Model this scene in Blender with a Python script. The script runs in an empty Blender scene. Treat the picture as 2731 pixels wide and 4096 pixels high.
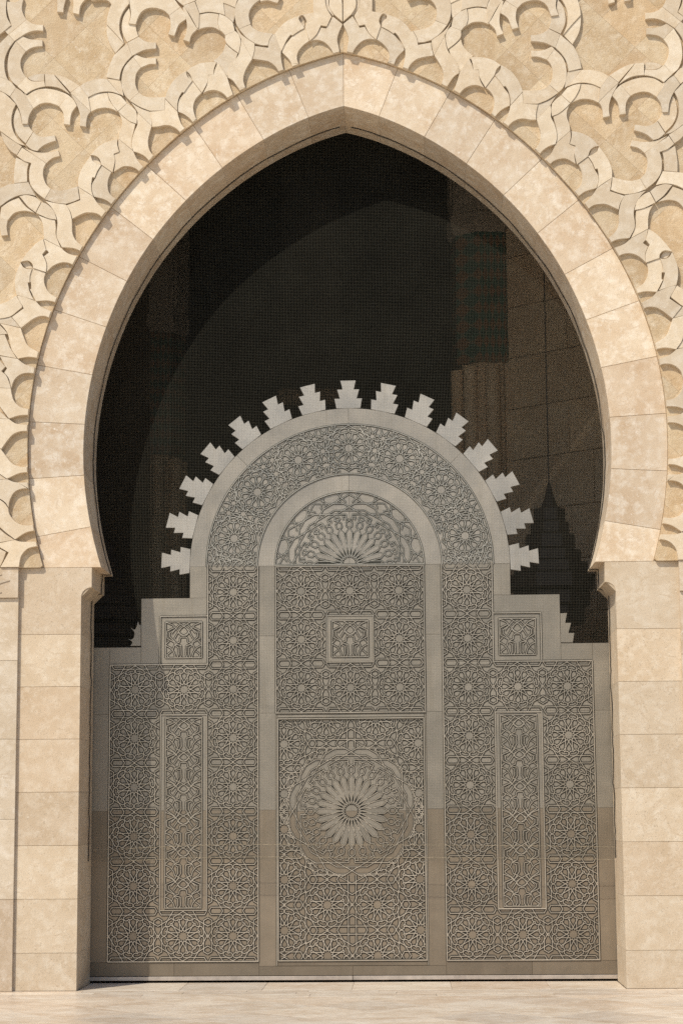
import bpy, bmesh, math, random
from mathutils import Vector, Matrix, noise as mnoise
random.seed(7)
S = bpy.context.scene
COL = S.collection
# ------------------------------------------------------------------ camera
CAM = Vector((0.5348, -18.2879, 1.6799)); FPX = 7850.0
PITCH, ROLL, YAW = 0.147295, -0.007218, -0.031955
_f = Vector((math.sin(YAW)*math.cos(PITCH), math.cos(YAW)*math.cos(PITCH), math.sin(PITCH)))
_r = Vector((math.cos(YAW), -math.sin(YAW), 0)); _u = _r.cross(_f)
CR = math.cos(ROLL)*_r + math.sin(ROLL)*_u; CU = -math.sin(ROLL)*_r + math.cos(ROLL)*_u; CF = _f
cam = bpy.data.cameras.new('camera'); camo = bpy.data.objects.new('camera', cam); COL.objects.link(camo)
camo.matrix_world = Matrix(((CR.x, CU.x, -CF.x, CAM.x), (CR.y, CU.y, -CF.y, CAM.y), (CR.z, CU.z, -CF.z, CAM.z), (0, 0, 0, 1)))
cam.sensor_fit = 'VERTICAL'; cam.sensor_height = 36; cam.lens = 36*FPX/4096; cam.clip_start = .1; cam.clip_end = 600
S.camera = camo
# ------------------------------------------------------------------ world + sun
TOSUN = Vector((-.72, -1.0, 1.45)).normalized()
EL = math.asin(TOSUN.z); AZ = math.atan2(TOSUN.x, TOSUN.y)
W = bpy.data.worlds.new('World'); S.world = W; W.use_nodes = True
wn = W.node_tree; bg = wn.nodes['Background']
sky = wn.nodes.new('ShaderNodeTexSky'); sky.sky_type = 'NISHITA'; sky.sun_disc = False
sky.sun_elevation = EL; sky.sun_rotation = AZ; sky.dust_density = 1.6; sky.air_density = 1.0
wn.links.new(sky.outputs[0], bg.inputs[0]); bg.inputs[1].default_value = .125
sl = bpy.data.lights.new('sun', 'SUN'); sl.energy = 4.2; sl.angle = math.radians(.53); sl.color = (1, .935, .80)
so = bpy.data.objects.new('sun', sl); COL.objects.link(so); so.rotation_euler = TOSUN.to_track_quat('Z', 'Y').to_euler(); so.location = (-8, -12, 18)
vs = S.view_settings; vs.view_transform = 'Standard'; vs.look = 'None'; vs.exposure = -0.06; vs.gamma = 1; vs.use_curve_mapping = False
S.cycles.max_bounces = 6; S.cycles.diffuse_bounces = 4; S.cycles.use_denoising = False; S.cycles.sample_clamp_indirect = 1.5

# ------------------------------------------------------------------ helpers
def at(x, y, Y=0.0):
    "point of the place seen at photo pixel (x, y) on the vertical plane y = Y"
    v = CF + CR*((x-1365.5)/FPX) - CU*((y-2048)/FPX)
    return CAM + v*((Y-CAM.y)/v.y)
def at2(x, y, Y=0.0):
    p = at(x, y, Y); return (p.x, p.z)
def nt(m):
    m.use_nodes = True; t = m.node_tree; return t, t.nodes['Principled BSDF'], t.nodes, t.links
def mixc(t, fac, a, b, mode='MIX'):
    n = t.nodes.new('ShaderNodeMix'); n.data_type = 'RGBA'; n.blend_type = mode
    for s, v in ((n.inputs['Factor'], fac), (n.inputs['A'], a), (n.inputs['B'], b)):
        if hasattr(v, 'is_output'): t.links.new(v, s)
        elif isinstance(v, (int, float)): s.default_value = v
        else: s.default_value = (*v, 1)
    return n.outputs['Result']
def ramp(t, src, p0, p1, c0=(0, 0, 0), c1=(1, 1, 1)):
    n = t.nodes.new('ShaderNodeValToRGB'); e = n.color_ramp.elements
    e[0].position = p0; e[1].position = p1; e[0].color = (*c0, 1); e[1].color = (*c1, 1)
    t.links.new(src, n.inputs[0]); return n.outputs[0]
def math_(t, op, a, b):
    n = t.nodes.new('ShaderNodeMath'); n.operation = op
    for s, v in ((n.inputs[0], a), (n.inputs[1], b)):
        if hasattr(v, 'is_output'): t.links.new(v, s)
        else: s.default_value = v
    return n.outputs[0]
def noise(t, vec, scale, detail=4, rough=.55, dist=0):
    n = t.nodes.new('ShaderNodeTexNoise'); n.inputs['Scale'].default_value = scale; n.inputs['Detail'].default_value = detail
    n.inputs['Roughness'].default_value = rough; n.inputs['Distortion'].default_value = dist
    t.links.new(vec, n.inputs['Vector']); return n.outputs[0]
def coords(t, stretch=(1, 1, 1), spin=0.0):
    "world position, shifted by a random amount per object so that no two stones share grain"
    g = t.nodes.new('ShaderNodeNewGeometry'); oi = t.nodes.new('ShaderNodeObjectInfo')
    vm = t.nodes.new('ShaderNodeVectorMath'); vm.operation = 'MULTIPLY_ADD'
    cmb = t.nodes.new('ShaderNodeCombineXYZ')
    for i, k in enumerate((37., 91., 53.)): t.links.new(math_(t, 'MULTIPLY', oi.outputs['Random'], k), cmb.inputs[i])
    t.links.new(g.outputs['Position'], vm.inputs[0]); vm.inputs[1].default_value = (1, 1, 1); t.links.new(cmb.outputs[0], vm.inputs[2])
    mp = t.nodes.new('ShaderNodeMapping'); mp.inputs['Scale'].default_value = stretch; mp.inputs['Rotation'].default_value = (0, spin, 0)
    t.links.new(vm.outputs[0], mp.inputs[0]); return mp.outputs[0], oi.outputs['Random']
def stone(name, c1, c2, c3, var=.16, pits=1.0, rough=.62, bump=.25, white=.0, veins=.5, stretch=(1, 1, 1), pinks=(1.0, .9, .8)):
    m = bpy.data.materials.new(name); t, b, N, L = nt(m)
    v, rnd = coords(t, stretch)
    n1 = noise(t, v, 2.2, 5, .6, .6); n2 = noise(t, v, 11, 5, .65); n3 = noise(t, v, 75, 3, .6); n4 = noise(t, v, 34, 4, .7)
    col = mixc(t, ramp(t, n1, .38, .66), c1, c2)
    col = mixc(t, ramp(t, n2, .45, .75), col, c3)
    # tone of the single stone
    rr = t.nodes.new('ShaderNodeTexWhiteNoise'); rr.noise_dimensions = '1D'; L.new(rnd, rr.inputs['W'])
    col = mixc(t, 1.0, col, ramp(t, rr.outputs[0], 0, 1, (1-var, 1-var, 1-var*.9), (1+var*.4, 1+var*.4, 1+var*.4)), 'MULTIPLY')
    rr2 = t.nodes.new('ShaderNodeTexWhiteNoise'); rr2.noise_dimensions = '1D'; L.new(math_(t, 'ADD', rnd, 3.7), rr2.inputs['W'])
    col = mixc(t, math_(t, 'MULTIPLY', ramp(t, rr2.outputs[0], .45, 1), .55), col, mixc(t, 1.0, col, pinks, 'MULTIPLY'))
    if white: col = mixc(t, math_(t, 'MULTIPLY', ramp(t, n4, .60, .70), math_(t, 'MULTIPLY', ramp(t, n1, .5, .62), white)), col, (.80, .76, .70))
    n5 = noise(t, v, 1.7, 6, .62, 1.6)
    vein = ramp(t, math_(t, 'ABSOLUTE', math_(t, 'SUBTRACT', n5, .5), 0), .0, .022, (1, 1, 1), (0, 0, 0))
    col = mixc(t, math_(t, 'MULTIPLY', vein, math_(t, 'MULTIPLY', ramp(t, n2, .42, .6), veins)), col, tuple(x*y for x, y in zip(c2, (.78, .70, .60))))
    pit = ramp(t, n3, .30, .40)      # dark where low
    col = mixc(t, math_(t, 'MULTIPLY', math_(t, 'SUBTRACT', 1.0, pit), .38*pits), col, tuple(x*.45 for x in c2))
    pit2 = ramp(t, n4, .26, .33)
    col = mixc(t, math_(t, 'MULTIPLY', math_(t, 'SUBTRACT', 1.0, pit2), .3*pits), col, tuple(x*.55 for x in c2))
    L.new(col, b.inputs['Base Color']); b.inputs['Roughness'].default_value = rough
    b.inputs['Specular IOR Level'].default_value = .3
    bp = N.new('ShaderNodeBump'); bp.inputs['Strength'].default_value = bump; bp.inputs['Distance'].default_value = .012
    L.new(mixc(t, .6, n4, n3), bp.inputs['Height']); L.new(bp.outputs[0], b.inputs['Normal'])
    return m
def plain(name, col, rough=.6, metal=0.0, var=.0, nscale=8, namt=.25, spec=.4):
    m = bpy.data.materials.new(name); t, b, N, L = nt(m)
    v, rnd = coords(t)
    n = noise(t, v, nscale, 5, .6)
    c = mixc(t, ramp(t, n, .3, .7), tuple(x*(1-namt) for x in col), tuple(min(1, x*(1+namt*.6)) for x in col))
    if var:
        rr = t.nodes.new('ShaderNodeTexWhiteNoise'); rr.noise_dimensions = '1D'; L.new(rnd, rr.inputs['W'])
        c = mixc(t, 1.0, c, ramp(t, rr.outputs[0], 0, 1, (1-var,)*3, (1+var*.5,)*3), 'MULTIPLY')
    L.new(c, b.inputs['Base Color']); b.inputs['Roughness'].default_value = rough; b.inputs['Metallic'].default_value = metal
    b.inputs['Specular IOR Level'].default_value = spec
    return m
M = {}
M['stone'] = stone('arch_travertine', (.62, .51, .38), (.53, .40, .27), (.73, .655, .55), var=.17, white=.7, pinks=(1.0, .92, .85))
M['jamb'] = stone('jamb_travertine', (.575, .475, .355), (.50, .395, .275), (.64, .56, .45), var=.10, pits=1.5, white=.4, pinks=(1.0, .91, .83))
M['pilaster'] = stone('pilaster_travertine', (.54, .455, .35), (.46, .37, .265), (.63, .56, .47), var=.13, white=.9)
M['relief'] = stone('relief_limestone', (.61, .51, .38), (.53, .43, .31), (.67, .59, .48), var=.14, pits=.8, white=.5, veins=.25, pinks=(1.0, .95, .88))
M['ground_stone'] = stone('ochre_ground_stone', (.55, .432, .285), (.45, .325, .19), (.62, .52, .385), var=.11, pits=1.1, white=.5, bump=.7)
M['mortar'] = plain('mortar', (.44, .35, .25), .9)
M['floor'] = stone('floor_marble', (.62, .545, .455), (.49, .39, .29), (.70, .645, .57), var=.15, pits=.6, rough=.36, bump=.05, stretch=(.8, 1.2, 1), pinks=(.97, .88, .80))
M['paving'] = plain('plaza_paving', (.74, .67, .56), .6, nscale=1.2)
def bronze(name, col, rough, metal, var=.1):
    "dulled bronze plate with faint run-off streaks and blotches of tarnish"
    m = bpy.data.materials.new(name); t, b, N, L = nt(m)
    v, rnd = coords(t); vs_, _ = coords(t, (5, 5, .35))
    n1 = noise(t, v, 2.3, 5, .6, .4); n2 = noise(t, vs_, 3.0, 4, .6); n3 = noise(t, v, 45, 4, .7)
    c = mixc(t, ramp(t, n1, .35, .7), tuple(x*.88 for x in col), tuple(x*1.08 for x in col))
    c = mixc(t, math_(t, 'MULTIPLY', ramp(t, n2, .52, .72), .28), c, (col[0]*.72, col[1]*.68, col[2]*.60))
    c = mixc(t, math_(t, 'MULTIPLY', ramp(t, n3, .62, .74), .25), c, (col[0]*1.25, col[1]*1.25, col[2]*1.22))
    rr = N.new('ShaderNodeTexWhiteNoise'); rr.noise_dimensions = '1D'; L.new(rnd, rr.inputs['W'])
    c = mixc(t, 1.0, c, ramp(t, rr.outputs[0], 0, 1, (1-var,)*3, (1+var*.5,)*3), 'MULTIPLY')
    L.new(c, b.inputs['Base Color']); b.inputs['Metallic'].default_value = metal
    L.new(ramp(t, n1, .3, .7, (rough-.09,)*3, (rough+.08,)*3), b.inputs['Roughness'])
    return m
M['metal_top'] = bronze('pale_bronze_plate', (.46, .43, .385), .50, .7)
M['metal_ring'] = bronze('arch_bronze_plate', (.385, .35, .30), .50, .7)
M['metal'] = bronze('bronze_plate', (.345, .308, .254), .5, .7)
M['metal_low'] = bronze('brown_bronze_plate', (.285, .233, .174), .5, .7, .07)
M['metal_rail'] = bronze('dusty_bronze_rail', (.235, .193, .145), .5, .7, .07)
M['ridge'] = bronze('bronze_strap', (.55, .485, .40), .36, .75)
M['groove_shade'] = plain('bronze_with_groove_shade', (.035, .031, .024), .6, .2)  # dark patina with the shade beside the strap bars put into the colour
M['groove_shade_top'] = plain('patina_with_groove_shade', (.045, .045, .036), .6, .2)  # greenish patina for the arched top, groove shade painted in as well
M['ridge_top'] = bronze('pale_bronze_strap', (.53, .495, .43), .40, .72)
M['rail'] = plain('zinc_lip', (.50, .44, .39), .4, .6)
M['core'] = plain('door_core', (.03, .027, .023), .8)
M['net'] = plain('nylon_thread', (.085, .08, .06), .8, nscale=2)
M['hem'] = plain('hem_stitching', (.30, .25, .175), .8, nscale=30, namt=.6)
M['cord'] = plain('black_cord', (.05, .042, .033), .8, nscale=40, namt=.5)
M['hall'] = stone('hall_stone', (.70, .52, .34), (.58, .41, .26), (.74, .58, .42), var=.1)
M['hall_shaded'] = stone('shaded_hall_stone', (.20, .15, .10), (.16, .115, .075), (.22, .17, .12), var=.1)  # darker copy of the hall stone, shade of the left side in its colour
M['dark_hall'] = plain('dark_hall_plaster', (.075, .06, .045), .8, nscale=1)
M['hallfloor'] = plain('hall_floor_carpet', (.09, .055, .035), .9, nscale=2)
M['carved'] = plain('carved_plaster', (.40, .32, .24), .8, nscale=40, namt=.4)
M['lantern'] = plain('dark_wood_lantern', (.045, .03, .022), .5, nscale=10)
def zellige():
    m = bpy.data.materials.new('green_zellige'); t, b, N, L = nt(m)
    g = N.new('ShaderNodeNewGeometry'); sp = N.new('ShaderNodeSeparateXYZ'); L.new(g.outputs['Position'], sp.inputs[0])
    a = math_(t, 'ADD', sp.outputs[0], math_(t, 'MULTIPLY', sp.outputs[1], .8))
    zz = sp.outputs[2]
    w1 = math_(t, 'SINE', math_(t, 'MULTIPLY', math_(t, 'ADD', a, math_(t, 'MULTIPLY', zz, .42)), 34), 0)
    w2 = math_(t, 'SINE', math_(t, 'MULTIPLY', math_(t, 'SUBTRACT', a, math_(t, 'MULTIPLY', zz, .42)), 34), 0)
    pr = math_(t, 'MULTIPLY', w1, w2)
    c = mixc(t, ramp(t, pr, .05, .2), (.05, .115, .08), (.22, .12, .06))
    c = mixc(t, ramp(t, math_(t, 'ABSOLUTE', pr, 0), .0, .08, (1, 1, 1), (0, 0, 0)), c, (.24, .19, .12))
    L.new(c, b.inputs['Base Color']); b.inputs['Roughness'].default_value = .35
    return m
M['zellige'] = zellige()

def link(name, me, mat, parent=None):
    o = bpy.data.objects.new(name, me); COL.objects.link(o)
    for mm in (mat if isinstance(mat, (list, tuple)) else [mat]):
        if mm and len(me.materials) < (len(mat) if isinstance(mat, (list, tuple)) else 1): me.materials.append(mm)
    if parent: o.parent = parent
    return o
def empty(name, loc=(0, 0, 0)):
    o = bpy.data.objects.new(name, None); COL.objects.link(o); o.location = loc; o.empty_display_size = .2; return o
def tag(o, label, cat=None, group=None, kind=None):
    o['label'] = label
    if cat: o['category'] = cat
    if group: o['group'] = group
    if kind: o['kind'] = kind
    return o
def area2(p): return sum(p[i][0]*p[(i+1) % len(p)][1]-p[(i+1) % len(p)][0]*p[i][1] for i in range(len(p)))
def clean(p, eps=.002):
    q = []
    for a in p:
        if not q or math.dist(a, q[-1]) > eps: q.append(a)
    if len(q) > 1 and math.dist(q[0], q[-1]) < eps: q.pop()
    return q
def inset(p, d):
    n = len(p); out = []
    for i in range(n):
        a, b, c = p[i-1], p[i], p[(i+1) % n]
        e1 = (b[0]-a[0], b[1]-a[1]); e2 = (c[0]-b[0], c[1]-b[1])
        l1 = math.hypot(*e1) or 1e-9; l2 = math.hypot(*e2) or 1e-9
        n1 = (-e1[1]/l1, e1[0]/l1); n2 = (-e2[1]/l2, e2[0]/l2)
        mx, mz = n1[0]+n2[0], n1[1]+n2[1]; k = mx*mx+mz*mz
        s = 2/k if k > .45 else 1.6/max(k, .3)**.5/1.0
        s = min(s, 2.2)
        out.append((b[0]+mx*s*d*.5*1.0, b[1]+mz*s*d*.5))
    return out
def smooth(pts, sub=5):
    "polygon from points; (x, y, 1) is a sharp corner, (x, y) lies on a curve"
    n = len(pts); k0 = next((i for i, p in enumerate(pts) if len(p) > 2), 0)
    pts = pts[k0:]+pts[:k0]+[pts[k0]]; out = []
    run = [pts[0][:2]]
    for p in pts[1:]:
        run.append(p[:2])
        if len(p) > 2:
            if len(run) == 2: out.append(run[0])
            else:
                e = [(2*run[0][0]-run[1][0], 2*run[0][1]-run[1][1])]+run+[(2*run[-1][0]-run[-2][0], 2*run[-1][1]-run[-2][1])]
                for i in range(1, len(e)-2):
                    p0, p1, p2, p3 = e[i-1:i+3]
                    for j in range(sub):
                        u = j/sub
                        out.append(tuple(.5*(2*p1[k]+(p2[k]-p0[k])*u+(2*p0[k]-5*p1[k]+4*p2[k]-p3[k])*u*u+(3*p1[k]-p0[k]-3*p2[k]+p3[k])*u**3) for k in (0, 1)))
            run = [p[:2]]
    return out
def prism_mesh(name, poly, yf, yb, ch=.004, gap=.0012, skirt=0.0):
    poly = clean(list(poly))
    if area2(poly) < 0: poly = poly[::-1]
    if gap: poly = inset(poly, gap)
    fr = inset(poly, ch) if ch else poly
    n = len(poly)
    v = [(a, yf, b) for a, b in fr]+[(a, yf+ch, b) for a, b in poly]+[(a, yb, b) for a, b in (inset(poly, -skirt) if skirt else poly)]
    f = [tuple(range(n))]
    for k in (0, n) if ch else (n,):
        for i in range(n):
            j = (i+1) % n; f.append((k+j, k+i, k+n+i, k+n+j))
    me = bpy.data.meshes.new(name); me.from_pydata(v, [], f); me.update(); return me
def prism(name, poly, yf, yb, mat, parent=None, ch=.004, gap=.0012, skirt=0.0):
    return link(name, prism_mesh(name, poly, yf, yb, ch, gap, skirt), mat, parent)
def box_mesh(name, x0, x1, y0, y1, z0, z1, bev=0.0):
    bm = bmesh.new(); bmesh.ops.create_cube(bm, size=1)
    for v in bm.verts: v.co = ((x0+x1)/2+v.co.x*(x1-x0), (y0+y1)/2+v.co.y*(y1-y0), (z0+z1)/2+v.co.z*(z1-z0))
    if bev: bmesh.ops.bevel(bm, geom=bm.edges[:], offset=bev, segments=1, affect='EDGES', profile=.5)
    me = bpy.data.meshes.new(name); bm.to_mesh(me); bm.free(); return me
def box(name, x0, x1, y0, y1, z0, z1, mat, parent=None, bev=0.0):
    return link(name, box_mesh(name, x0, x1, y0, y1, z0, z1, bev), mat, parent)
def rect(x0, x1, z0, z1): return [(x0, z0), (x1, z0), (x1, z1), (x0, z1)]
def tube_mesh(name, pts, r, n=6):
    v = []; f = []
    for i, p in enumerate(pts):
        a = pts[max(0, i-1)]; b = pts[min(len(pts)-1, i+1)]
        d = (Vector(b)-Vector(a)).normalized(); s = d.cross(Vector((0.13, 1, 0.07))).normalized(); w = d.cross(s)
        for k in range(n):
            t = 2*math.pi*k/n; q = Vector(p)+s*(r*math.cos(t))+w*(r*math.sin(t)); v.append(tuple(q))
        if i:
            o = (i-1)*n
            for k in range(n): f.append((o+k, o+(k+1) % n, o+n+(k+1) % n, o+n+k))
    me = bpy.data.meshes.new(name); me.from_pydata(v, [], f); me.update(); return me

# ------------------------------------------------------------------ arch curves (left half, mirrored)
OUT_PX = [(1376, 213), (1336, 223), (1264, 249), (1196, 267), (1156, 282), (1118, 293), (1052, 328), (985, 360), (947, 381), (880, 424), (800, 483), (762, 506), (729, 537), (622, 632), (603, 651), (561, 693), (472, 797), (400, 894), (339, 990), (298, 1063), (236, 1194), (204, 1276), (158, 1409), (145, 1496), (131, 1600), (122, 1638), (115, 1702), (113, 1804), (115, 1919), (122, 1957), (127, 2019), (139, 2103), (148, 2149), (156, 2192), (176, 2270)]
INN_PX = [(1377, 424), (1235, 469), (1055, 560), (900, 663), (743, 804), (612, 957), (510, 1126), (426, 1308), (370, 1499), (352, 1600), (340, 1697), (336, 1791), (338, 1901), (343, 1960), (361, 2093), (375, 2154), (400, 2241), (405.6, 2268)]
JOINTS = [((1157, 285), (1234, 467)), ((951, 390), (1055, 560)), ((784, 520), (890, 672)), ((596, 670), (746, 804)), ((453, 835), (612, 957)), ((319, 1028), (510, 1126)), ((242, 1247), (426, 1308)), ((155, 1461), (370, 1499)), ((118, 1687), (340, 1697)), ((115, 1916), (337, 1901)), ((148, 2147), (367, 2106))]
AC = (0.0, 5.35)
def polar(p): return math.atan2(p[1]-AC[1], -(p[0]-AC[0])), math.hypot(p[0]-AC[0], p[1]-AC[1])   # angle measured on the left half
def fit(px, deg=7):
    P = [polar(at2(x, y, 0)) for x, y in px]; n = deg+1
    A = [[0.0]*(n+1) for _ in range(n)]
    for i_, (t, r) in enumerate(P):
        w = 6.0 if i_ in (0, len(P)-1) else 1.0
        b = [t**k for k in range(n)]
        for i in range(n):
            for j in range(n): A[i][j] += w*b[i]*b[j]
            A[i][n] += w*b[i]*r
    for i in range(n):
        k = max(range(i, n), key=lambda q: abs(A[q][i])); A[i], A[k] = A[k], A[i]
        for j in range(n):
            if j != i:
                m = A[j][i]/A[i][i]
                for q in range(i, n+1): A[j][q] -= m*A[i][q]
    c = [A[i][n]/A[i][i] for i in range(n)]
    return c
CO, CI = fit(OUT_PX, 7), fit(INN_PX, 7)
def cur(c, t): 
    r = sum(k*t**i for i, k in enumerate(c)); return (AC[0]-r*math.cos(t), AC[1]+r*math.sin(t))
TA = math.pi/2
ZI = 3.895                                  # impost line
def t_end(c):
    lo, hi = -1.2, 0.2
    for _ in range(60):
        m = (lo+hi)/2
        if cur(c, m)[1] < ZI: lo = m
        else: hi = m
    return hi
TO0, TI0 = t_end(CO), t_end(CI)
def curve(c, t0, t1, n): return [cur(c, t0+(t1-t0)*i/n) for i in range(n+1)]
DEPTH = .772
mir = lambda P: [(-a, b) for a, b in P]

# ------------------------------------------------------------------ the facade
fac = tag(empty('portal_facade', (0, 0, 0)), 'cream travertine facade with a pointed horseshoe arch and interlaced carved spandrels', 'building')
tj = [(TA, TA)]+[(polar(at2(*a))[0], polar(at2(*b))[0]) for a, b in JOINTS]+[(TO0, TI0)]
for i in range(len(tj)-1):
    (o0, i0), (o1, i1) = tj[i], tj[i+1]
    P = curve(CO, o0, o1, 12)+curve(CI, i1, i0, 12)
    prism('voussoir', P, 0, DEPTH, M['stone'], fac, .005, .0018)
    prism('voussoir', mir(P), 0, DEPTH, M['stone'], fac, .005, .0018)
# jamb courses with cove and impost
JZ = [0, .339, .825, 1.311, 1.80, 2.288, 2.776, 3.265, ZI]
for i in range(len(JZ)-1):
    z0, z1 = JZ[i], JZ[i+1]
    if i == len(JZ)-2:
        P = [(-3.12, z0), (-2.5, z0), (-2.5, 3.615)]+[(-2.402-.098*math.cos(a*math.pi/20), 3.615+.09*math.sin(a*math.pi/20)) for a in range(1, 10)]+[(-2.402, 3.705), (-2.402, z1), (-3.12, z1)]
    else: P = rect(-3.12, -2.5, z0, z1)
    prism('jamb_block', P, 0, DEPTH, M['jamb'], fac, .004, .0016)
    prism('jamb_block', mir(P), 0, DEPTH, M['jamb'], fac, .004, .0016)
# pilasters beside the jambs
PZ = [0, .827, 1.554, 2.291, 3.022, 3.608]
for s in (-1, 1):
    for i in range(len(PZ)-1):
        for k in range(4):
            x0 = 3.085+k*1.25
            P = rect(x0, x0+1.25, PZ[i], PZ[i+1]); P = P if s > 0 else mir(P)
            prism('pilaster_block', P, -.038, .3, M['pilaster'], fac, .004, .0016)
    for k in range(4):
        x0 = 3.085+k*1.25
        P = rect(x0, x0+1.25, 3.608, ZI); P = P if s > 0 else mir(P)
        prism('pilaster_cap_block', P, -.066, .3, M['pilaster'], fac, .004, .0016)
    # carved star facets on the cap block, cut off by the photo's edge
    for P in ([(-3.38, 3.772), (-3.165, 3.772), (-3.38, 3.705)], [(-3.38, 3.70), (-3.24, 3.66), (-3.38, 3.635)], [(-3.38, 3.86), (-3.24, 3.83), (-3.38, 3.785)]):
        prism('carved_facet', P if s < 0 else mir(P), -.074, -.06, M['pilaster'], fac, .004, 0)
# mortar core behind all joints
core = curve(CI, TI0, TA, 40)
core = [(-2.51, -.2), (-2.51, 3.61), (-2.411, 3.71), (-2.411, 3.905)]+[(x-.010*(1 if x < 0 else -1), z+.010) for x, z in core]
P = [(-9, -.2)]+core+mir(core[::-1])+[(9, -.2), (9, 13), (-9, 13)]
P = P[:1]+P[1:]
o = prism('mortar_core', P, .009, .768, M['mortar'], fac, 0, 0)
bm = bmesh.new(); bm.from_mesh(o.data)
bf = [v for v in bm.verts if v.co.y > .7]; bm.faces.new(sorted(bf, key=lambda v: v.index)); bm.to_mesh(o.data); bm.free()
# spandrel ground slabs, set diagonally, proud of the arch
H1, H2 = .040, .044
for s in (-1, 1):
    oc = curve(CO, TO0, TA, 70)
    P = [(-8.2, ZI)]+oc+[(oc[-1][0], 12.5), (-8.2, 12.5)]
    P[-2] = (0.0, 12.5); P[-3] = (0.0, oc[-1][1])
    if s > 0: P = mir(P)
    if area2(P) < 0: P = P[::-1]
    bm = bmesh.new(); f = bm.faces.new([bm.verts.new((a, 0, b)) for a, b in P])
    for d in (1, -1):
        for k in range(-26, 27):
            c = Vector((s*1.9+k*.62, 0, 8.6)); nrm = Vector((d, 0, 1)).normalized()
            bmesh.ops.bisect_plane(bm, geom=bm.verts[:]+bm.edges[:]+bm.faces[:], dist=1e-4, plane_co=c+Vector((0, 0, 0)), plane_no=nrm)
    bm.faces.ensure_lookup_table()
    for f in bm.faces:
        Q = [(v.co.x, v.co.z) for v in f.verts]
        if abs(area2(Q))/2 < .0006: continue
        prism('spandrel_slab', Q, -H1, .06, M['ground_stone'], fac, .0012, .0005)
    bm.free()

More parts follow.
